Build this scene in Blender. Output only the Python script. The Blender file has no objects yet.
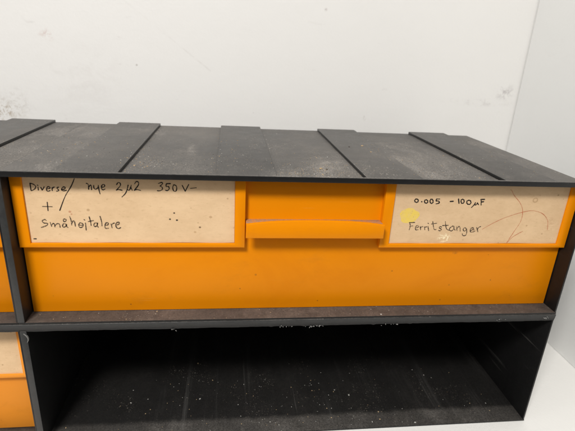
import bpy, bmesh, math, random
from mathutils import Vector, Matrix
from math import radians
random.seed(7)
S = 0.001                     # everything below is written in millimetres
sc = bpy.context.scene
COL = sc.collection

# ------------------------------------------------------------------ sizes
W, D = 360.0, 171.0           # one stacking cabinet
H = 97.8
TL, TR, TB = 4.0, 1.3, 1.5    # left wall, right wall, base
LIP = 3.4                     # top plate
REC = 12.4                    # drawer front is set back by this much
POCK = 8.0                    # face of the label pockets
CARD = 9.2
GAP = 0.03                     # gap between neighbouring cabinets
STRIP_W = 35.8
PITCH = W / 4
STRIP_X0 = 29.6

# ------------------------------------------------------------------ node helpers
class NT:
    def __init__(s, name):
        s.m = bpy.data.materials.new(name); s.m.use_nodes = True
        s.t = s.m.node_tree; s.n = s.t.nodes; s.l = s.t.links
        s.b = s.n['Principled BSDF']
    def new(s, k, **kw):
        q = s.n.new(k)
        for a, v in kw.items(): setattr(q, a, v)
        return q
    def put(s, sock, v):
        if isinstance(v, bpy.types.NodeSocket): s.l.new(v, sock)
        elif isinstance(v, (tuple, list)) and sock.type == 'RGBA': sock.default_value = (*v[:3], 1)
        else: sock.default_value = v
    def coord(s): return s.new('ShaderNodeTexCoord').outputs['Object']
    def math(s, op, a, b=0.0, c=None, clamp=False):
        q = s.new('ShaderNodeMath', operation=op, use_clamp=clamp)
        s.put(q.inputs[0], a); s.put(q.inputs[1], b)
        if c is not None: s.put(q.inputs[2], c)
        return q.outputs[0]
    def vmap(s, v, scale=(1,1,1), loc=(0,0,0)):
        q = s.new('ShaderNodeMapping'); s.put(q.inputs['Vector'], v)
        q.inputs['Scale'].default_value = scale; q.inputs['Location'].default_value = loc
        return q.outputs[0]
    def noise(s, v, scale, detail=4, rough=.6, dist=0):
        q = s.new('ShaderNodeTexNoise'); s.put(q.inputs['Vector'], v)
        q.inputs['Scale'].default_value = scale; q.inputs['Detail'].default_value = detail
        q.inputs['Roughness'].default_value = rough; q.inputs['Distortion'].default_value = dist
        return q.outputs['Fac']
    def ramp(s, f, a, b, va=0.0, vb=1.0):
        q = s.new('ShaderNodeMapRange', interpolation_type='SMOOTHSTEP'); s.put(q.inputs['Value'], f)
        q.inputs['From Min'].default_value = a; q.inputs['From Max'].default_value = b
        q.inputs['To Min'].default_value = va; q.inputs['To Max'].default_value = vb
        return q.outputs[0]
    def mix(s, f, a, b):
        q = s.new('ShaderNodeMix', data_type='RGBA'); s.put(q.inputs[0], f)
        s.put(q.inputs[6], a); s.put(q.inputs[7], b); return q.outputs[2]
    def sep(s, v):
        q = s.new('ShaderNodeSeparateXYZ'); s.put(q.inputs[0], v); return q.outputs
    def blob(s, v, c, r, soft=.4):
        """soft ellipsoid mask, c and r in metres (r component 9 = ignore the axis)"""
        m = s.new('ShaderNodeMapping', vector_type='TEXTURE'); s.put(m.inputs['Vector'], v)
        m.inputs['Location'].default_value = c; m.inputs['Scale'].default_value = r
        q = s.new('ShaderNodeVectorMath', operation='LENGTH'); s.put(q.inputs[0], m.outputs[0])
        return s.ramp(q.outputs['Value'], 1 - soft, 1.0, 1, 0)
    def specks(s, v, scale, size, amount, seed=0):
        """sparse round specks: random cells of a voronoi"""
        q = s.new('ShaderNodeTexVoronoi', feature='F1'); s.put(q.inputs['Vector'], s.vmap(v, loc=(seed, seed*1.7, seed*.6)))
        q.inputs['Scale'].default_value = scale
        near = s.ramp(q.outputs['Distance'], size*.6, size, 1, 0)
        c = s.new('ShaderNodeSeparateColor'); s.put(c.inputs[0], q.outputs['Color'])
        pick = s.math('LESS_THAN', c.outputs[0], amount)
        return s.math('MULTIPLY', near, pick), c.outputs[1]
    def bump(s, h, strength, dist=.001):
        q = s.new('ShaderNodeBump'); s.put(q.inputs['Height'], h)
        q.inputs['Strength'].default_value = strength; q.inputs['Distance'].default_value = dist
        s.l.new(q.outputs[0], s.b.inputs['Normal']); return q
    def done(s, col, rough, **kw):
        s.put(s.b.inputs['Base Color'], col); s.put(s.b.inputs['Roughness'], rough)
        for k, v in kw.items(): s.put(s.b.inputs[k], v)
        return s.m

def black_plastic(name, dust, floor_dust=False, brown=0.0, rim=.0, spec=.38, drag=0.0):
    """black moulded plastic; a film of dust on the faces that look up"""
    t = NT(name); v = t.coord(); x, y, z = t.sep(v)
    g = t.new('ShaderNodeNewGeometry'); nz = t.sep(g.outputs['Normal'])[2]
    up = t.ramp(nz, .75, .98)
    base = t.mix(t.noise(v, 60, 5, .65), (.0035,.0035,.0037), (.0095,.0093,.0092))
    # wear lines that run front to back
    sv = t.vmap(v, (1, .03, 1))
    scr = t.ramp(t.noise(sv, 260, 3, .6), .63, .74)
    scr = t.math('MULTIPLY', scr, t.ramp(t.noise(v, 9, 2), .45, .62))
    base = t.mix(t.math('MULTIPLY', scr, .55), base, (.075,.072,.068))
    if rim:      # front edges mixed towards a paler grey, uneven by noise
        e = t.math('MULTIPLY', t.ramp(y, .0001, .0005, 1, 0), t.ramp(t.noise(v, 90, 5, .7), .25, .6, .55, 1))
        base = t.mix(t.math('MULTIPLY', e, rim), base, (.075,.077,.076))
    patch = t.ramp(t.noise(t.vmap(v, (1, .55, 1)), 19, 6, .75, .5), .50, .74)
    if drag:     # wide drag marks left by the drawer that used to slide here
        dm = t.ramp(t.noise(t.vmap(v, (1, .025, 1), (.3,0,0)), 60, 6, .8), .50, .74)
        dm = t.math('MULTIPLY', t.math('MULTIPLY', dm, t.ramp(t.noise(t.vmap(v, (1,.3,1)), 14, 3), .42, .58)), up)
        base = t.mix(t.math('MULTIPLY', dm, drag), base, (.085,.083,.08))
    film = t.math('MULTIPLY_ADD', patch, .46, t.ramp(t.noise(v, 9, 5, .7), .25, .75, .16, .52))
    grain = t.noise(v, 1000, 2, .7)
    film = t.math('MULTIPLY', film, t.ramp(grain, .25, .72, .30, 1.25))
    if brown: film = t.math('ADD', film, t.math('MULTIPLY', t.noise(v, 160, 5, .75), .55))
    if floor_dust:
        edge = t.math('ADD', y, t.math('MULTIPLY', t.math('SUBTRACT', t.noise(v, 70, 3), .5), .006))
        band = t.ramp(edge, .0125, .0180, 1, .16)
        film = t.math('MULTIPLY', t.math('ADD', film, .12), band)
    amt = t.math('MULTIPLY', t.math('MULTIPLY', film, up), dust, clamp=True)
    dcol = t.mix(t.noise(v, 45, 4), (.165,.155,.145), (.23,.205,.178)) if not brown else t.mix(t.noise(v, 120, 4, .7), (.040,.031,.026), (.165,.125,.10))
    col = t.mix(amt, base, dcol)
    # pale crumbs, denser where the dust lies
    for sc_, size, am, sd in ((520, .34, .10, 3.1), (1100, .36, .20, 8.3)):
        m, r = t.specks(v, sc_, size, am, sd)
        m = t.math('MULTIPLY', t.math('MULTIPLY', m, up), t.ramp(t.noise(v, 22, 4, .7), .46, .66))
        col = t.mix(t.math('MULTIPLY', m, .28 if drag else .75), col, t.mix(r, (.26,.21,.15), (.48,.45,.40)))
    rough = t.ramp(amt, 0, .8, .40, .75)
    rough = t.math('ADD', rough, t.math('MULTIPLY', t.math('SUBTRACT', t.noise(v, 110, 4), .5), .18))
    t.bump(t.math('ADD', t.noise(v, 1400, 2), t.math('MULTIPLY', t.noise(v, 30, 3), 1.5)), .10, .0006)
    return t.done(col, rough, **{'Specular IOR Level': spec})

def orange_plastic(name, dusty=False, lo=(.70,.220,.0006), hi=(.765,.246,.001)):
    t = NT(name); v = t.coord(); x, y, z = t.sep(v)
    col = t.mix(t.noise(v, 18, 4, .6), lo, hi)
    # faint grime and rubbed places
    gr = t.ramp(t.noise(t.vmap(v, (1,1,2.2)), 26, 6, .7, .4), .56, .80)
    col = t.mix(t.math('MULTIPLY', gr, .24), col, (.42,.145,.012))
    m, r = t.specks(v, 62, .06, .05, 2.0)
    col = t.mix(t.math('MULTIPLY', m, .5), col, (.22,.075,.012))
    hs = t.ramp(t.noise(t.vmap(v, (.05,1,1.4), (0,0,.3)), 420, 3, .7), .62, .74)
    hs = t.math('MULTIPLY', hs, t.ramp(t.noise(v, 20, 3), .48, .62))
    col = t.mix(t.math('MULTIPLY', hs, .32), col, (.72,.33,.06))
    rub = t.ramp(t.noise(t.vmap(v, (1,1,1.6)), 11, 7, .7, .5), .5, .72)
    col = t.mix(t.math('MULTIPLY', rub, .30), col, (.61,.165,.001))
    for (sx, sz, r1, r2, am) in ((281.3,43,2.6,1.6,.45), (238.4,29.3,.8,.7,.7), (281.6,18,.8,.7,.7), (277,6.2,.9,.8,.7), (61,47,.9,.6,.5)):
        k = t.math('MULTIPLY', t.blob(v, (sx*S, 0, sz*S), (r1*S, 9, r2*S), .7), t.ramp(t.noise(v, 700, 3), .3, .55))
        col = t.mix(t.math('MULTIPLY', k, am), col, (.24,.085,.02))
    m, r = t.specks(v, 170, .10, .03, 5.0)
    col = t.mix(t.math('MULTIPLY', m, .7), col, (.16,.06,.015))
    if dusty:
        nz = t.sep(t.new('ShaderNodeNewGeometry').outputs['Normal'])[2]
        up = t.ramp(nz, .6, .95)
        d = t.math('MULTIPLY', up, t.ramp(t.noise(v, 300, 5, .8), .30, .58, .35, 1))
        col = t.mix(d, col, t.mix(t.noise(v, 900, 3, .8), (.15,.085,.05), (.50,.36,.25)))
    rough = t.math('ADD', .34, t.math('ADD', t.math('MULTIPLY', gr, .16), t.math('MULTIPLY', t.math('ADD', hs, rub), .10)))
    t.bump(t.math('ADD', t.noise(v, 22, 3), t.math('MULTIPLY', t.noise(v, 1500, 2), .12)), .16, .0009)
    return t.done(col, rough, **{'Specular IOR Level': .14})

def card_paper(name, dark=0.0):
    t = NT(name); v = t.coord()
    a, b = (.645,.447,.262), (.745,.533,.325)
    if dark: a, b = tuple(c*(1-dark) for c in a), tuple(c*(1-dark) for c in b)
    col = t.mix(t.ramp(t.noise(t.vmap(v, (1,1,1.6)), 30, 8, .75), .3, .7), a, b)
    fib = t.ramp(t.noise(t.vmap(v, (.5,1,1.5)), 620, 3, .7), .56, .78)
    col = t.mix(t.math('MULTIPLY', fib, .34), col, (.40,.245,.11))
    m, r = t.specks(v, 230, .17, .16, 1.0)
    col = t.mix(t.math('MULTIPLY', t.math('MULTIPLY', m, .6), t.ramp(t.noise(v, 40, 4), .42, .62)), col, (.27,.14,.06))
    m, r = t.specks(v, 90, .08, .07, 4.0)
    col = t.mix(t.math('MULTIPLY', m, .7), col, (.16,.085,.04))
    t.fib = fib; t.v = v
    t.bump(t.noise(v, 1100, 3), .18, .0004)
    return t, col

def painted_board(name, tint, marks):
    t = NT(name); v = t.coord()
    col = t.mix(t.noise(v, 5, 5, .6), tuple(c*.965 for c in tint), tint)
    # grey scuffs
    sm = t.ramp(t.noise(t.vmap(v, (1,1,2.5)), 24, 7, .72, .8), .61, .80)
    sm = t.math('MULTIPLY', sm, t.ramp(t.noise(v, 4.0, 2), .38, .60))
    col = t.mix(t.math('MULTIPLY', sm, .42), col, (.42,.38,.36))
    m, r = t.specks(v, 34, .045, .20, 6.0)
    col = t.mix(t.math('MULTIPLY', m, .45), col, (.30,.26,.23))
    for c, r, amt, mc, ns in marks:
        k = t.math('MULTIPLY', t.blob(v, c, r, .9), t.ramp(t.noise(v, ns, 5, .75, .6), .44, .66))
        col = t.mix(t.math('MULTIPLY', k, amt), col, mc)
    t.bump(t.math('ADD', t.noise(v, 35, 4), t.math('MULTIPLY', t.noise(v, 420, 3), .35)), .22, .0014)
    return t, col

M = {}
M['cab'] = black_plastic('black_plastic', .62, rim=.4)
M['cab_top'] = black_plastic('black_plastic_dusty', 1.55, spec=.5)
M['strip'] = black_plastic('black_plastic_strip', 1.0, spec=.5)
M['cab_top_rim'] = black_plastic('black_plastic_grey_rim', 1.1, rim=.34, spec=.45)
M['cab_floor'] = black_plastic('black_plastic_floor', .55, True, drag=.6)
M['cab_floor_brown'] = black_plastic('black_plastic_brown_dust', 1.0, True, 1.0)
M['orange'] = orange_plastic('orange_plastic')
M['orange_faded'] = orange_plastic('orange_plastic_faded', False, (.74,.262,.024), (.80,.286,.03))
M['orange_dusty'] = orange_plastic('orange_plastic_dusty', True)
t, c = card_paper('tan_card')
for (cx, cz, r, a, cc) in ((34.9,71.3,1.0,.6,(.42,.14,.07)), (35.7,69.8,.7,.6,(.42,.14,.07)), (45.3,72.5,1.2,.5,(.30,.17,.07)),
                           (110,61.9,.9,.85,(.13,.065,.03)), (107,58.7,1.0,.45,(.38,.2,.08)), (116.5,68.7,1.2,.5,(.34,.19,.08)),
                           (94.8,71.1,.72,.97,(.02,.014,.012)), (92.2,67.1,.75,.97,(.02,.014,.012)), (96.3,66.5,.85,.97,(.02,.014,.012))):
    c = t.mix(t.math('MULTIPLY', t.blob(t.v, (cx*S, 0, cz*S), (r*S, 9, r*S*.85), .5), a), c, cc)
M['card'] = t.done(c, .85, **{'Specular IOR Level': .15})
t, c = card_paper('tan_card_worn', .06)
v = t.v
ring = t.math('SUBTRACT', t.blob(v, (328.3*S,0,82.6*S), (2.2*S,9,2.0*S), .3), t.blob(v, (328.3*S,0,82.7*S), (1.5*S,9,1.4*S), .5), clamp=True)
c = t.mix(t.math('MULTIPLY', ring, .5), c, (.30,.17,.07))
fp = t.math('MULTIPLY', t.blob(v, (343*S,0,65.5*S), (6.2*S,9,8.0*S), .8), t.ramp(t.noise(t.vmap(v,(1,1,2.2)), 330, 4, .7, .8), .46, .62))
c = t.mix(t.math('MULTIPLY', fp, .42), c, (.40,.19,.09))
tr = t.math('MULTIPLY', t.blob(v, (269.7*S,0,55.4*S), (6.0*S,9,4.6*S), .7), t.ramp(t.noise(v, 420, 4, .7, .5), .45, .56))
c = t.mix(t.math('MULTIPLY', tr, .95), c, (.86,.74,.50))
M['card_worn'] = t.done(c, .85, **{'Specular IOR Level': .15})
def flat(name, col, rough=.6, ns=300):
    t = NT(name); v = t.coord()
    k = t.noise(v, ns, 3, .7)
    return t.done(t.mix(k, tuple(q*.75 for q in col), tuple(q*1.15 for q in col)), rough)
def pen_ink(name, col, pale, lo, hi):
    t = NT(name); v = t.coord()
    k = t.math('MULTIPLY', t.ramp(t.noise(v, 900, 4, .8), lo, hi), t.ramp(t.noise(v, 130, 3), .3, .7, .6, 1.0))
    return t.done(t.mix(k, col, pale), .7, **{'Specular IOR Level': .15})
M['ink'] = pen_ink('black_ink', (.016,.013,.012), (.19,.12,.07), .50, .78)
M['ink_thin'] = pen_ink('worn_black_ink', (.022,.017,.015), (.36,.24,.14), .44, .66)
M['red_ink'] = pen_ink('faded_red_ink', (.44,.12,.055), (.58,.33,.18), .40, .66)
t = NT('yellow_sticker'); v = t.coord()
c = t.mix(t.ramp(t.noise(v, 380, 6, .8), .40, .66), (.76,.56,.11), (.72,.52,.18))
c = t.mix(t.math('MULTIPLY', t.ramp(t.noise(v, 900, 3, .7), .58, .72), .5), c, (.42,.28,.08))
t.bump(t.noise(v, 500, 4), .4, .0004)
M['sticker'] = t.done(c, .8, **{'Specular IOR Level': .15})
M['flash'] = flat('pale_plastic_burr', (.20,.195,.185), .6, 800)
t, c = painted_board('white_board', (.785,.774,.755), [
    ((-.100,0,.094), (.030,9,.016), .85, (.34,.26,.17), 190), ((-.086,0,.100), (.024,9,.022), .34, (.40,.36,.31), 260),
    ((.432,0,.134), (.016,9,.012), .65, (.38,.35,.35), 160), ((.405,0,.122), (.055,9,.006), .40, (.46,.43,.42), 120),
    ((.2743,0,.0995), (.0026,9,.004), .7, (.34,.29,.26), 300), ((.2224,0,.206), (.0022,9,.003), .7, (.36,.30,.28), 300),
    ((-.02,0,.13), (.06,9,.05), .13, (.50,.45,.43), 60), ((-.048,0,.167), (.010,9,.008), .5, (.52,.36,.32), 130)])
# one long thin scratch
x, y, z = t.sep(t.coord())
dline = t.math('ABSOLUTE', t.math('ADD', t.math('MULTIPLY', t.math('SUBTRACT', x, .0288), .598), t.math('MULTIPLY', t.math('SUBTRACT', z, .2002), .8015)))
k = t.math('MULTIPLY', t.ramp(dline, .0003, .0013, 1, 0), t.ramp(x, .02, .105, .25, 1))
k = t.math('MULTIPLY', k, t.math('MULTIPLY', t.math('GREATER_THAN', x, .02), t.math('LESS_THAN', x, .108)))
c = t.mix(t.math('MULTIPLY', t.math('MULTIPLY', k, t.ramp(t.noise(t.coord(), 90, 4), .35, .6)), .15), c, (.45,.40,.38))
M['wall'] = t.done(c, .62, **{'Specular IOR Level': .3})
t, c = painted_board('white_side_board', (.80,.80,.785), [((.0,.10,.11), (9,.03,.02), .5, (.42,.40,.40), 120)])
M['wall_side'] = t.done(c, .6, **{'Specular IOR Level': .3})
t, c = painted_board('white_table', (.79,.78,.755), [((.395,.03,-.0978), (.0014,.0014,9), .8, (.2,.18,.16), 30)])
M['table'] = t.done(c, .5, **{'Specular IOR Level': .35})

# ------------------------------------------------------------------ mesh helpers
def box(bm, x0, x1, y0, y1, z0, z1, bev=0.25, seg=2):
    v = [bm.verts.new((x*S, y*S, z*S)) for x in (x0,x1) for y in (y0,y1) for z in (z0,z1)]
    f = [bm.faces.new([v[i] for i in q]) for q in ((0,1,3,2),(4,6,7,5),(0,4,5,1),(2,3,7,6),(0,2,6,4),(1,5,7,3))]
    if bev:
        es = list({e for q in f for e in q.edges})
        bmesh.ops.bevel(bm, geom=es, offset=bev*S, segments=seg, profile=.5, affect='EDGES', clamp_overlap=True)
def prism(bm, pts, y0, y1, bev=0.0):
    """closed outline in (x, z) millimetres, extruded from y0 to y1"""
    a = [bm.verts.new((x*S, y0*S, z*S)) for x, z in pts]; b = [bm.verts.new((x*S, y1*S, z*S)) for x, z in pts]
    n = len(pts); fs = [bm.faces.new(a), bm.faces.new(b[::-1])]
    for i in range(n): fs.append(bm.faces.new((a[i], b[i], b[(i+1)%n], a[(i+1)%n])))
    bmesh.ops.recalc_face_normals(bm, faces=fs)
    if bev:
        es = list({e for q in fs[:1] for e in q.edges})
        bmesh.ops.bevel(bm, geom=es, offset=bev*S, segments=2, profile=.5, affect='EDGES', clamp_overlap=True)
def obj(name, bm, mat, parent=None, smooth=True):
    bmesh.ops.recalc_face_normals(bm, faces=bm.faces[:])
    me = bpy.data.meshes.new(name); bm.to_mesh(me); bm.free()
    if smooth:
        for p in me.polygons: p.use_smooth = True
        me.set_sharp_from_angle(angle=radians(32))
    me.materials.append(mat)
    o = bpy.data.objects.new(name, me); COL.objects.link(o)
    if parent: o.parent = parent
    return o
def made(name, mat, parent, *boxes, bev=.25):
    bm = bmesh.new()
    for b in boxes: box(bm, *b, bev=bev)
    return obj(name, bm, mat, parent)
def thing(name, label, cat, loc, group=None):
    o = bpy.data.objects.new(name, None); COL.objects.link(o)
    o.empty_display_size = .02; o.location = [q*S for q in loc]
    o['label'] = label; o['category'] = cat
    if group: o['group'] = group
    return o
def dup(root, loc, label):
    r = root.copy(); COL.objects.link(r); r.location = [q*S for q in loc]; r['label'] = label
    for ch in list(root.children):
        c = ch.copy(); COL.objects.link(c); c.parent = r
        for g in ch.children:
            d = g.copy(); COL.objects.link(d); d.parent = c
    return r
def catmull(p, n=7):
    if len(p) < 3: return p
    q = [p[0]] + p + [p[-1]]; out = []
    for i in range(1, len(q)-2):
        for k in range(n):
            t = k/n; a = []
            for j in (0, 1):
                p0, p1, p2, p3 = q[i-1][j], q[i][j], q[i+1][j], q[i+2][j]
                a.append(.5*(2*p1 + (p2-p0)*t + (2*p0-5*p1+4*p2-p3)*t*t + (3*p1-p0-3*p2+p3)*t**3))
            out.append(tuple(a))
    return out + [p[-1]]
def pen(bm, pts, w, y):
    """one pen stroke: a ribbon with round ends lying on the card at depth y"""
    p = catmull(pts); n = len(p); L, R = [], []; ph = random.random()*6
    for i, (x, z) in enumerate(p):
        a, b = p[max(i-1,0)], p[min(i+1,n-1)]
        dx, dz = b[0]-a[0], b[1]-a[1]; d = math.hypot(dx, dz) or 1
        ww = w*.5*(.84 + .2*random.random() + .20*math.sin(i*.45 + ph))
        L.append((x - dz/d*ww, z + dx/d*ww)); R.append((x + dz/d*ww, z - dx/d*ww))
    lv = [bm.verts.new((x*S, y*S, z*S)) for x, z in L]; rv = [bm.verts.new((x*S, y*S, z*S)) for x, z in R]
    for i in range(n-1): bm.faces.new((lv[i], lv[i+1], rv[i+1], rv[i]))
    for (x, z) in (p[0], p[-1]):
        bm.faces.new([bm.verts.new(((x + w*.42*math.cos(k*math.pi/5))*S, (y-.006)*S, (z + w*.42*math.sin(k*math.pi/5))*S)) for k in range(10)])

WORLD, KEY, EXPO = .45, 13.2, 0.0
STROKES = {
'L1': [[(15.2,88.4), (15.2,84.2)], [(15.1,88.4), (16.9,87.8), (18.,86.6), (17.4,85.1), (15.9,84.1), (15.2,84.0)], [(19.2,86.1), (19.2,84.3)], [(19.,87.4), (19.3,87.1)], [(20.7,86.0), (21.3,84.3)], [(21.3,84.3), (22.6,86.4)], [(23.8,85.1), (25.4,85.5), (25.7,86.1), (24.8,86.5), (23.8,85.6), (23.7,84.3), (24.4,83.7), (25.5,84.2)], [(26.7,85.9), (26.7,84.1)], [(26.8,85.2), (27.5,86.1), (28.2,86.3)], [(30.4,86.3), (29.4,85.8), (30.,84.9), (30.2,84.2), (29.,83.8)], [(31.7,84.8), (33.4,85.2), (34.,86.0), (33.1,86.5), (32.1,85.6), (32.,84.5), (32.9,84.1), (34.5,84.5)]],
'L2': [[(39.5,91.5), (37.2,86.8), (33.3,80.7), (29.4,72.0)]],
'L3': [[(20.2,74.4), (25.5,74.3)], [(23.1,77.1), (22.9,71.8)]],
'L4': [[(45.8,88.9), (46.8,88.2), (46.8,85.2)], [(47.,86.5), (47.9,87.8), (48.4,87.4), (48.4,85.1)], [(49.8,87.8), (49.8,86.2), (50.6,85.4), (52.,86.3), (52.4,87.8)], [(52.4,87.8), (52.5,85.2), (52.9,82.6)], [(54.,86.6), (55.6,87.0), (55.9,87.9), (55.,88.4), (54.1,87.2), (54.1,85.7), (54.8,85.1), (55.9,85.6)]],
'L5': [[(62.6,88.4), (63.6,89.7), (64.7,89.2), (64.5,87.6), (62.2,85.0)], [(62.2,85.0), (63.5,85.4), (65.5,85.0)], [(69.1,88.3), (68.3,85.5), (67.2,83.1), (65.1,80.9)], [(68.5,85.5), (69.5,85.1), (70.4,86.8), (70.8,88.2)], [(70.6,86.8), (71.2,85.1)], [(72.8,89.1), (73.9,90.5), (75.,90.0), (74.7,88.1), (72.3,85.1)], [(72.3,85.1), (73.8,85.6), (75.9,85.1)]],
'L6': [[(86.4,89.6), (88.2,90.2), (88.7,89.4), (87.2,88.0)], [(87.2,88.0), (88.4,87.2), (88.4,85.9), (87.,85.1), (85.5,85.1)], [(93.3,89.6), (90.9,89.5)], [(90.9,89.5), (90.7,87.8), (92.,87.8), (92.4,86.4), (91.4,85.3), (90.2,85.5)], [(95.,88.9), (94.5,87.2), (94.9,85.3), (96.1,84.9), (96.8,86.6), (96.5,88.3), (95.3,88.9)]],
'L7': [[(100.,88.7), (101.7,85.0)], [(101.7,85.0), (103.8,89.3)], [(104.8,86.9), (108.2,87.3)]],
'L8': [[(21.1,65.6), (20.5,66.3), (18.9,65.4), (19.6,64.1), (21.6,63.8), (21.,62.5), (17.9,61.2)], [(23.2,64.5), (23.7,61.9)], [(23.7,62.5), (24.7,63.8), (25.4,63.3), (25.5,61.6)], [(25.5,62.3), (26.9,63.6), (28.2,63.4), (28.4,61.4)], [(31.8,63.4), (30.7,63.8), (29.9,62.4), (30.4,61.4), (31.7,62.2), (32.2,63.4), (32.1,61.9), (32.8,61.3)], [(31.5,66.8), (30.7,66.2), (31.,65.1), (31.9,65.2), (32.3,66.2), (31.6,66.8)], [(34.5,68.3), (35.1,65.7), (35.1,62.9)], [(35.1,63.9), (36.2,65.5), (36.9,65.0), (37.1,62.1)], [(39.9,64.4), (39.,63.0), (39.5,61.4), (41.,61.7), (41.6,63.1), (40.9,64.1), (39.9,64.4)], [(39.3,62.9), (41.4,62.7)], [(43.,64.3), (43.,59.7)], [(42.4,66.4), (42.8,66.1)], [(45.5,68.3), (46.,65.1), (46.1,62.7)], [(44.7,65.2), (47.7,65.9)], [(49.7,64.3), (48.4,64.3), (47.6,63.0), (48.3,62.0), (49.5,62.8), (49.9,64.5), (49.6,62.6), (50.1,61.6)], [(51.7,68.6), (52.3,65.0), (52.3,62.5)], [(54.,62.7), (55.7,63.2), (56.,64.4), (54.8,64.4), (54.,62.7), (54.2,61.0), (55.9,61.0)], [(57.6,63.8), (58.,61.3)], [(57.8,63.0), (58.6,64.0), (59.6,64.4)], [(60.5,63.1), (62.,63.6), (62.4,64.8), (61.2,64.8), (60.2,63.3), (60.7,61.4), (61.8,60.8), (63.,61.5)]],
'L9': [[(12.7,53.9), (14.2,53.9)]],
'R1': [[(246.1,82.3), (246.6,82.2), (247.1,82.0), (247.4,81.6), (247.6,81.1), (247.5,80.6), (247.2,80.2), (246.7,80.0), (246.2,80.1), (245.7,80.3), (245.3,80.8), (245.2,81.2), (245.3,81.7), (245.6,82.1), (246.1,82.3)], [(249.8,80.6), (250.2,80.4)], [(252.6,81.8), (253.1,81.8), (253.5,81.5), (253.9,81.1), (254.,80.6), (254.,80.1), (253.7,79.7), (253.2,79.6), (252.7,79.6), (252.3,79.9), (251.9,80.3), (251.8,80.8), (251.8,81.3), (252.1,81.6), (252.6,81.8)], [(256.1,82.3), (256.6,82.2), (257.1,81.9), (257.4,81.4), (257.6,80.8), (257.6,80.2), (257.3,79.7), (256.9,79.5), (256.4,79.5), (256.,79.9), (255.6,80.4), (255.5,81.0), (255.5,81.6), (255.7,82.1), (256.1,82.3)], [(261.7,82.5), (259.6,82.5)], [(259.6,82.5), (259.7,81.2), (261.3,81.1), (261.8,79.8), (259.9,79.2)]],
'R2': [[(269.1,80.9), (271.3,81.1)], [(274.5,82.8), (275.4,79.7)], [(277.2,82.6), (277.6,82.5), (278.1,82.2), (278.5,81.7), (278.7,81.1), (278.6,80.4), (278.4,80.0), (278.,79.8), (277.5,79.8), (277.,80.1), (276.7,80.7), (276.5,81.3), (276.5,81.9), (276.8,82.4), (277.2,82.6)], [(281.5,81.9), (282.2,81.9), (282.8,81.6), (283.3,81.0), (283.5,80.4), (283.4,79.8), (283.,79.3), (282.5,79.1), (281.8,79.2), (281.2,79.5), (280.8,80.0), (280.6,80.6), (280.6,81.2), (281.,81.7), (281.5,81.9)], [(286.6,80.4), (286.2,79.1), (284.6,77.0)], [(286.2,79.1), (287.4,78.9), (288.,80.3)], [(288.,80.2), (289.,79.0)], [(290.1,82.6), (290.9,78.8)], [(289.8,82.6), (292.5,82.7)], [(290.5,80.9), (292.2,81.1)]],
'R3': [[(244.1,66.0), (244.9,63.8), (244.6,61.0)], [(243.8,66.1), (247.6,66.2)], [(244.6,63.5), (246.6,63.8)], [(248.5,62.3), (250.3,62.8), (250.4,63.8), (249.1,63.8), (248.5,62.3), (249.2,61.0), (250.7,61.2)], [(251.7,63.4), (252.4,61.0)], [(252.2,62.2), (252.7,63.2), (253.6,63.3)], [(254.6,63.3), (255.3,61.1)], [(255.,62.2), (255.6,63.2), (256.3,63.1)], [(257.,63.6), (258.,60.5)], [(256.6,65.8), (257.1,65.5)], [(259.7,67.1), (261.5,61.7), (263.,61.4)], [(259.1,65.2), (262.7,65.8)], [(266.5,63.1), (265.3,63.5), (265.,62.5), (266.6,61.6), (266.1,60.5), (264.8,60.7)], [(268.4,67.1), (269.5,63.2), (270.7,61.4), (272.3,60.9)], [(266.9,64.2), (270.9,64.4)], [(274.2,63.7), (272.6,62.8), (272.3,61.2), (273.8,60.4), (275.,61.6), (274.9,63.6), (273.8,64.0)], [(274.9,63.8), (275.5,61.9), (276.3,61.0)], [(276.8,63.3), (277.7,60.7)], [(277.4,61.9), (278.3,63.6), (279.3,63.0), (280.,60.3)], [(283.6,62.4), (282.4,62.7), (281.9,61.4), (283.,60.3), (283.9,61.1), (284.1,62.1)], [(284.1,62.1), (284.8,59.4), (284.4,57.3), (282.5,57.2), (281.8,58.5)], [(286.9,60.6), (288.8,61.7), (288.7,62.8), (287.3,62.3), (286.9,60.9), (287.7,59.7), (289.4,59.9), (290.4,60.5)], [(291.,63.1), (292.6,59.9)], [(291.9,61.6), (292.6,63.1), (293.8,63.7)]],
'RED': [[(309.8,89.3), (312.7,85.5), (317.9,80.6), (321.1,75.1), (321.6,67.8), (318.4,59.8), (315.5,52.8), (314.6,51.1)], [(295.3,61.7), (302.7,66.5), (310.7,70.5), (321.2,74.1), (328.8,75.2), (336.3,73.0), (341.1,68.0), (342.6,61.6)], [(315.2,51.6), (318.7,56.3), (324.8,60.4)]],
}

# ------------------------------------------------------------------ the setting
def slab(name, mat, *b):
    o = made(name, mat, None, b, bev=0); o['kind'] = 'structure'; return o
slab('tabletop', M['table'], -1300, 760, -200, 238.6, -H-20, -H)
slab('back_wall', M['wall'], -1300, 760, 239, 259, -H-20, 900)
slab('side_wall', M['wall_side'], 448.8, 464, -200, 237.4, -H+.3, 900)
# the scuffs of the back wall are drawn at its own height, its origin is the cabinets' corner

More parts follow.
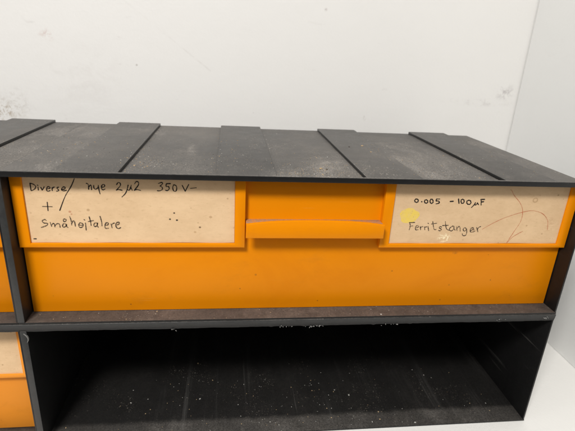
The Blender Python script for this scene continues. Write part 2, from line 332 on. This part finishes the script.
# ------------------------------------------------------------------ stacking cabinets
def ragged_lip(bm, x0, x1, y0, y1, z0, z1, amp):
    """front edge strip whose lower edge is chipped and uneven"""
    n = 180; pts = []; off = 0
    for i in range(n+1):
        x = x0 + (x1-x0)*i/n
        off = off*.7 + random.uniform(-1, 1)*.3
        k = amp*off + .25*math.sin(i*.11)*amp
        if random.random() < .03: k -= amp*1.3
        pts.append((x, z0 + k))
    pts += [(x1, z1), (x0, z1)]
    prism(bm, pts, y0, y1)
def rim(bm, z0, z1, draft):
    # front rim with a rounded upper edge and a face that falls back a little towards its foot
    pr = [(2.0, z0), (draft, z0), (.10, z1-.55), (.16, z1-.25), (.38, z1-.06), (.62, z1), (2.0, z1)]
    a = [bm.verts.new((0, y*S, z*S)) for y, z in pr]; c = [bm.verts.new((W*S, y*S, z*S)) for y, z in pr]
    bm.faces.new(a); bm.faces.new(c[::-1]); n = len(pr)
    for i in range(n): bm.faces.new((a[i], c[i], c[(i+1)%n], a[(i+1)%n]))
def cabinet(loc, label, lip=LIP, ragged=False, floor='cab_floor_brown'):
    t = thing('storage_cabinet', label, 'cabinet', loc, 'stacked black cabinets')
    bm = bmesh.new()
    box(bm, 0, W, .6, D, H-lip, H-2, .06)               # plate between the strips
    if ragged:
        rim(bm, H-lip+.9, H, .45)
        ragged_lip(bm, .2, W-.2, .5, 1.9, H-lip-.4, H-lip+1.0, .33)
    else:
        rim(bm, H-lip-.02, H, .55)
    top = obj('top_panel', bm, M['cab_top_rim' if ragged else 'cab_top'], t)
    for i in range(4):
        x = STRIP_X0 + i*PITCH
        made('raised_strip', M['strip'], top, (x, x+STRIP_W, 2.03, D-.4, H-2.3, H+.05), bev=.22)
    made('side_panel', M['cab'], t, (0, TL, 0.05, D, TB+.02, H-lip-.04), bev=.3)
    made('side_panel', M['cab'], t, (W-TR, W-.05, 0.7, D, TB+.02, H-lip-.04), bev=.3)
    bm = bmesh.new(); box(bm, 0, W, .35, D, 0.30, TB, .3)
    # shallow guide ridges on the floor, front to back
    for x in (92.5, 166.0, 180.5, 192.5, 264.5, 318.5):
        box(bm, x, x+.9, 16, D-3, TB-.2, TB+.22, .1)
    obj('base_panel', bm, M[floor], t)
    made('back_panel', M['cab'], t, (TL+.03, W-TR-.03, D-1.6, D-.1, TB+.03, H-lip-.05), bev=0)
    return t
upper = cabinet((0,0,0), 'black dusty cabinet on top holding the wide orange drawer with both handwritten cards')
lower = cabinet((0,0,-H), 'empty black cabinet with dark open front under the orange drawer', 4.6, True, 'cab_floor')
dup(upper, (-W-GAP,0,0), 'upper black cabinet cut off by left edge beside the dusty one with both cards')
dup(lower, (-W-GAP,0,-H), 'lower left black cabinet holding the orange drawer with a blank tan card')

# burrs of pale plastic left on the lower cabinet's front edge
top_low = [c for c in lower.children if c.name.startswith('top_panel')][0]
for (bx, bz, n, sp) in ((91.9, H-5.2, 6, 2.2), (94.0, H-6.3, 4, 1.5), (183.5, H-5.2, 16, 9), (164, H-5.0, 8, 6), (318, H-3.0, 6, 4.5), (353, H-2.5, 8, 3.5), (238, H-4.9, 7, 12.0)):
    bm = bmesh.new()
    for _ in range(n):
        r = random.uniform(.15, .5)
        c = Vector(((bx + random.gauss(0, sp*.45))*S, (-.1 + random.uniform(-.3, .2))*S, (bz + random.gauss(0, .35))*S))
        m = Matrix.Translation(c) @ Matrix.Rotation(random.random()*6, 4, Vector((random.random(), random.random(), 1))) @ Matrix.Diagonal((r*S*1.6, r*S*.5, r*S*.7, 1))
        bmesh.ops.create_icosphere(bm, subdivisions=1, radius=1, matrix=m)
    b = obj('burr', bm, M['flash'], top_low)
# a bent lip of torn plastic at the lower cabinet's inner left corner
bm = bmesh.new()
pts = catmull([(3.6, H-6.0), (5.0, H-7.6), (5.7, H-9.4), (5.5, H-11.2), (5.0, H-12.2)])
prism(bm, [(x-1.2+.2, z) for x, z in pts] + [(x-1.2-.2, z-.15) for x, z in pts[::-1]], -.5, .6)
obj('burr', bm, M['flash'], top_low)

# ------------------------------------------------------------------ drawers
X0, X1 = 4.6, 358.0
def pocket(bm, x0, x1, bw):
    z0, zc, z1 = 48.7, 51.3, 92.6
    # U of left, right and bottom border round the card, open at the top
    pts = [(x0,z1),(x0,z0),(x1,z0),(x1,z1),(x1-bw,z1),(x1-bw,zc),(x0+bw,zc),(x0+bw,z1)]
    prism(bm, pts, POCK, REC+.4, .3)
def drawer(loc, label, om='orange'):
    t = thing('drawer', label, 'drawer', loc, 'orange drawers')
    bm = bmesh.new(); box(bm, X0, X1, REC, REC+2.2, TB+.25, 93, .3)
    obj('front_panel', bm, M[om], t)
    made('tray', M[om], t, (X0+1, X0+3, REC+2.1, 164, TB+2.4, 84), (X1-3, X1-1, REC+2.1, 164, TB+2.4, 84),
         (X0+1, X1-1, 164.02, 166, TB+.3, 84), (X0+1, X1-1, REC+2.1, 164, TB+.3, TB+2.3), bev=0)
    bm = bmesh.new(); pocket(bm, X0, 137.6, 6.4); obj('label_holder', bm, M[om], t)
    bm = bmesh.new(); pocket(bm, 225.2, X1, 6.4); obj('label_holder', bm, M[om], t)
    # pull: a dusty ledge with an upright lip whose top edge is arched
    bm = bmesh.new(); n = 28; xa, xb = 138.0, 225.0
    pts = [(xa, 57.9), (xb, 57.9)]
    for i in range(n+1):
        u = 1 - i/n; e = abs(2*u-1)
        pts.append((xa + (xb-xa)*u, 67.0 + 2.6*(1 - e**2.6)))
    prism(bm, pts, 1.2, 3.2, .55)
    pull = obj('handle', bm, M[om], t)
    made('ledge', M['orange_dusty'], pull, (xa+.1, xb-.1, 3.15, REC+.2, 63.6, 66.5), bev=.2)
    return t, pull
def card(parent, x0, x1, mat, skew=0.0):
    bm = bmesh.new()
    pts = [(x0, 51.4), (x1, 51.4+skew), (x1+.05, 92.4), (x0-.05, 92.4)]
    n = 24; bot = [(x0 + (x1-x0)*i/n, 51.42 + skew*i/n + .12*math.sin(i*.8)) for i in range(n+1)]
    prism(bm, bot + [(x1, 92.4), (x0, 92.4)], CARD, CARD+.45)
    return obj('label_card', bm, mat, parent)
def write(parent, key, mat, w, label=None):
    bm = bmesh.new()
    for i, s in enumerate(STROKES[key]): pen(bm, [tuple(q) for q in s], w, CARD-.03-.004*i)
    o = obj('handwriting', bm, mat, parent, smooth=False)
    if label: o['label'] = label
    return o
main, pull = drawer((0,0,0), 'wide orange drawer with two handwritten tan cards and central pull handle')
cl = card(main, 11.1, 131.1, M['card'], .15)
cl['label'] = 'left tan card reading Diverse / nye 2µ2 350 V and Småhøjtalere'
cr = card(main, 231.7, 351.5, M['card_worn'], .1)
cr['label'] = 'right tan card reading 0.005 - 100µF and Ferritstanger, with red pen loops and yellow dot'
for k in ('L1','L2','L3','L4','L5','L6','L7','L9'): write(cl, k, M['ink'], .62)
write(cl, 'L8', M['ink_thin'], .64)
for k in ('R1','R2'): write(cr, k, M['ink'], .82)
write(cr, 'R3', M['ink_thin'], .56)
write(cr, 'RED', M['red_ink'], .38, 'thin faded red pen scribble')
# yellow paper dot, its rim torn and uneven
bm = bmesh.new(); pts = []
for i in range(40):
    a = i/40*2*math.pi; r = 1 + .05*math.sin(3*a+1) + .05*math.sin(5*a) + random.uniform(-.04, .04)
    pts.append((243.2 + 6.4*r*math.cos(a), 70.9 + 5.2*r*math.sin(a)))
prism(bm, pts, CARD-.022, CARD+.2)
obj('sticker', bm, M['sticker'], cr, smooth=False)

low_left, _ = drawer((-W-GAP, 4.0, -H), 'orange drawer with blank tan card at lower left', 'orange_faded')
card(low_left, 231.7, 351.3, M['card'], -.5)['label'] = 'blank tan card'
card(low_left, 11.1, 131.1, M['card'])
up_left, _ = drawer((-W-GAP, 0, 0), 'sliver of orange drawer at left edge above the one with the blank card')
card(up_left, 231.7, 351.3, M['card'], 0)
card(up_left, 11.1, 131.1, M['card'])

# ------------------------------------------------------------------ loose dust and crumbs
def crumbs(name, spots, mats, label):
    bm = bmesh.new(); mi = []
    for (x, y, z, r) in spots:
        n0 = len(bm.faces)
        m = Matrix.Translation((x*S, y*S, (z + r*.25)*S)) @ Matrix.Rotation(random.random()*6.28, 4, 'Z') @ Matrix.Diagonal((r*S*random.uniform(.8,1.8), r*S, r*S*random.uniform(.3,.6), 1))
        bmesh.ops.create_icosphere(bm, subdivisions=1, radius=1, matrix=m)
        k = random.choices(range(len(mats)), weights=[6,3,1.5][:len(mats)])[0]
        bm.faces.ensure_lookup_table()
        for f in bm.faces[n0:]: f.material_index = k
    me = bpy.data.meshes.new(name); bm.to_mesh(me); bm.free()
    for m in mats: me.materials.append(m)
    o = bpy.data.objects.new(name, me); COL.objects.link(o)
    o['kind'] = 'stuff'; o['label'] = label; o['category'] = 'dust'
    return o
M['crumb_tan'] = flat('tan_crumb', (.42,.30,.17), .9, 2000)
M['crumb_grey'] = flat('grey_crumb', (.42,.41,.38), .9, 2000)
M['crumb_dark'] = flat('dark_crumb', (.06,.05,.045), .9, 2000)
cm = [M['crumb_tan'], M['crumb_grey'], M['crumb_dark']]
def zt(x):
    u = (x - STRIP_X0) % PITCH
    return H + .05 if u < STRIP_W else H - 2
sp = []
for (cx, cy, sx, sy, n) in ((118,30,3,26,75), (124,60,8,30,60), (74,30,6,20,150), (66,60,5,25,40), (25,55,16,30,90), (5,85,16,25,40), (172,16,10,9,170), (192,20,10,11,170), (185,45,10,18,60),
                            (243,65,6,35,80), (262,20,12,10,70), (276,60,12,40,70), (330,50,14,40,70), (335,100,10,30,30), (110,110,25,30,30), (-30,40,25,30,60), (150,50,15,40,30)):
    for _ in range(n):
        x, y = random.gauss(cx, sx), random.gauss(cy, sy)
        if 2.5 < y < D-2 and -60 < x < W-1: sp.append((x, y, zt(x), min(.55, random.lognormvariate(-1.75, .38))))
for q in ((186.5,27.9,1.0), (190,26,.8), (70,25.5,.7), (232.5,95.4,.8), (220.5,90.1,.8)): sp.append((q[0], q[1], zt(q[0]), q[2]))
crumbs('dust', sp, cm, 'pale dust and crumbs scattered over the black cabinet tops')
sp = []
zf = -H + TB
for (cx, cy, sx, sy, n) in ((90,34,14,16,26), (120,40,25,18,22), (150,30,15,14,28), (200,30,22,14,50), (195,50,8,5,14), (230,35,25,18,22), (300,40,25,25,14), (180,8,90,4,80), (320,30,12,20,12), (60,40,15,14,8)):
    for _ in range(int(n*.75)):
        x, y = random.gauss(cx, sx), random.gauss(cy, sy)
        if TL+1 < x < W-3 and 1 < y < 130: sp.append((x, y, zf, min(.75, random.lognormvariate(-1.6, .5))))
crumbs('dust', sp, [M['crumb_grey'], M['crumb_tan']], 'pale specks of dust lying inside the empty black cabinet')
sp = [(random.uniform(6, 354), random.uniform(.8, 11), TB, random.lognormvariate(-1.8, .4)) for _ in range(60)]
crumbs('dust', sp, cm, 'brown dust along the sill under the wide orange drawer')

# ------------------------------------------------------------------ light
w = bpy.data.worlds.new('World'); sc.world = w; w.use_nodes = True
wn, wl = w.node_tree.nodes, w.node_tree.links
tc = wn.new('ShaderNodeTexCoord'); sp_ = wn.new('ShaderNodeSeparateXYZ'); mr = wn.new('ShaderNodeMapRange'); mr.interpolation_type = 'SMOOTHSTEP'
wl.new(tc.outputs['Generated'], sp_.inputs[0]); wl.new(sp_.outputs[2], mr.inputs['Value'])
mr.inputs['From Min'].default_value = .0; mr.inputs['From Max'].default_value = .85      # dim room at eye level, bright ceiling
mr.inputs['To Min'].default_value = WORLD*.18; mr.inputs['To Max'].default_value = WORLD*2.0
wl.new(mr.outputs[0], wn['Background'].inputs[1]); wn['Background'].inputs[0].default_value = (1.0, .995, .985, 1)
ld = bpy.data.lights.new('ceiling_lamp', 'AREA'); ld.shape = 'RECTANGLE'; ld.size = .24; ld.size_y = .19
ld.energy = KEY; ld.color = (1.0, .97, .925)
lo = bpy.data.objects.new('ceiling_lamp', ld); COL.objects.link(lo)
d = Vector((-.55, -1.0, 1.28)).normalized(); aim = Vector((.15, 0, 0))
lo.location = aim + d*1.15; lo.rotation_euler = (-d).to_track_quat('-Z', 'Y').to_euler()

# ------------------------------------------------------------------ camera
cd = bpy.data.cameras.new('camera'); cam = bpy.data.objects.new('camera', cd); COL.objects.link(cam)
cam.location = (0.127834, -0.254888, 0.168901); cam.rotation_euler = (radians(69.651478), radians(-3.048636), radians(-6.643927))
cd.sensor_fit = 'HORIZONTAL'; cd.sensor_width = 36; cd.lens = 28.506; cd.clip_start = .01; cd.clip_end = 50
cd.dof.use_dof = True; cd.dof.focus_distance = .31; cd.dof.aperture_fstop = 15
sc.camera = cam
sc.view_settings.view_transform = 'Standard'; sc.view_settings.look = 'None'
sc.view_settings.exposure = EXPO; sc.view_settings.gamma = 1.0
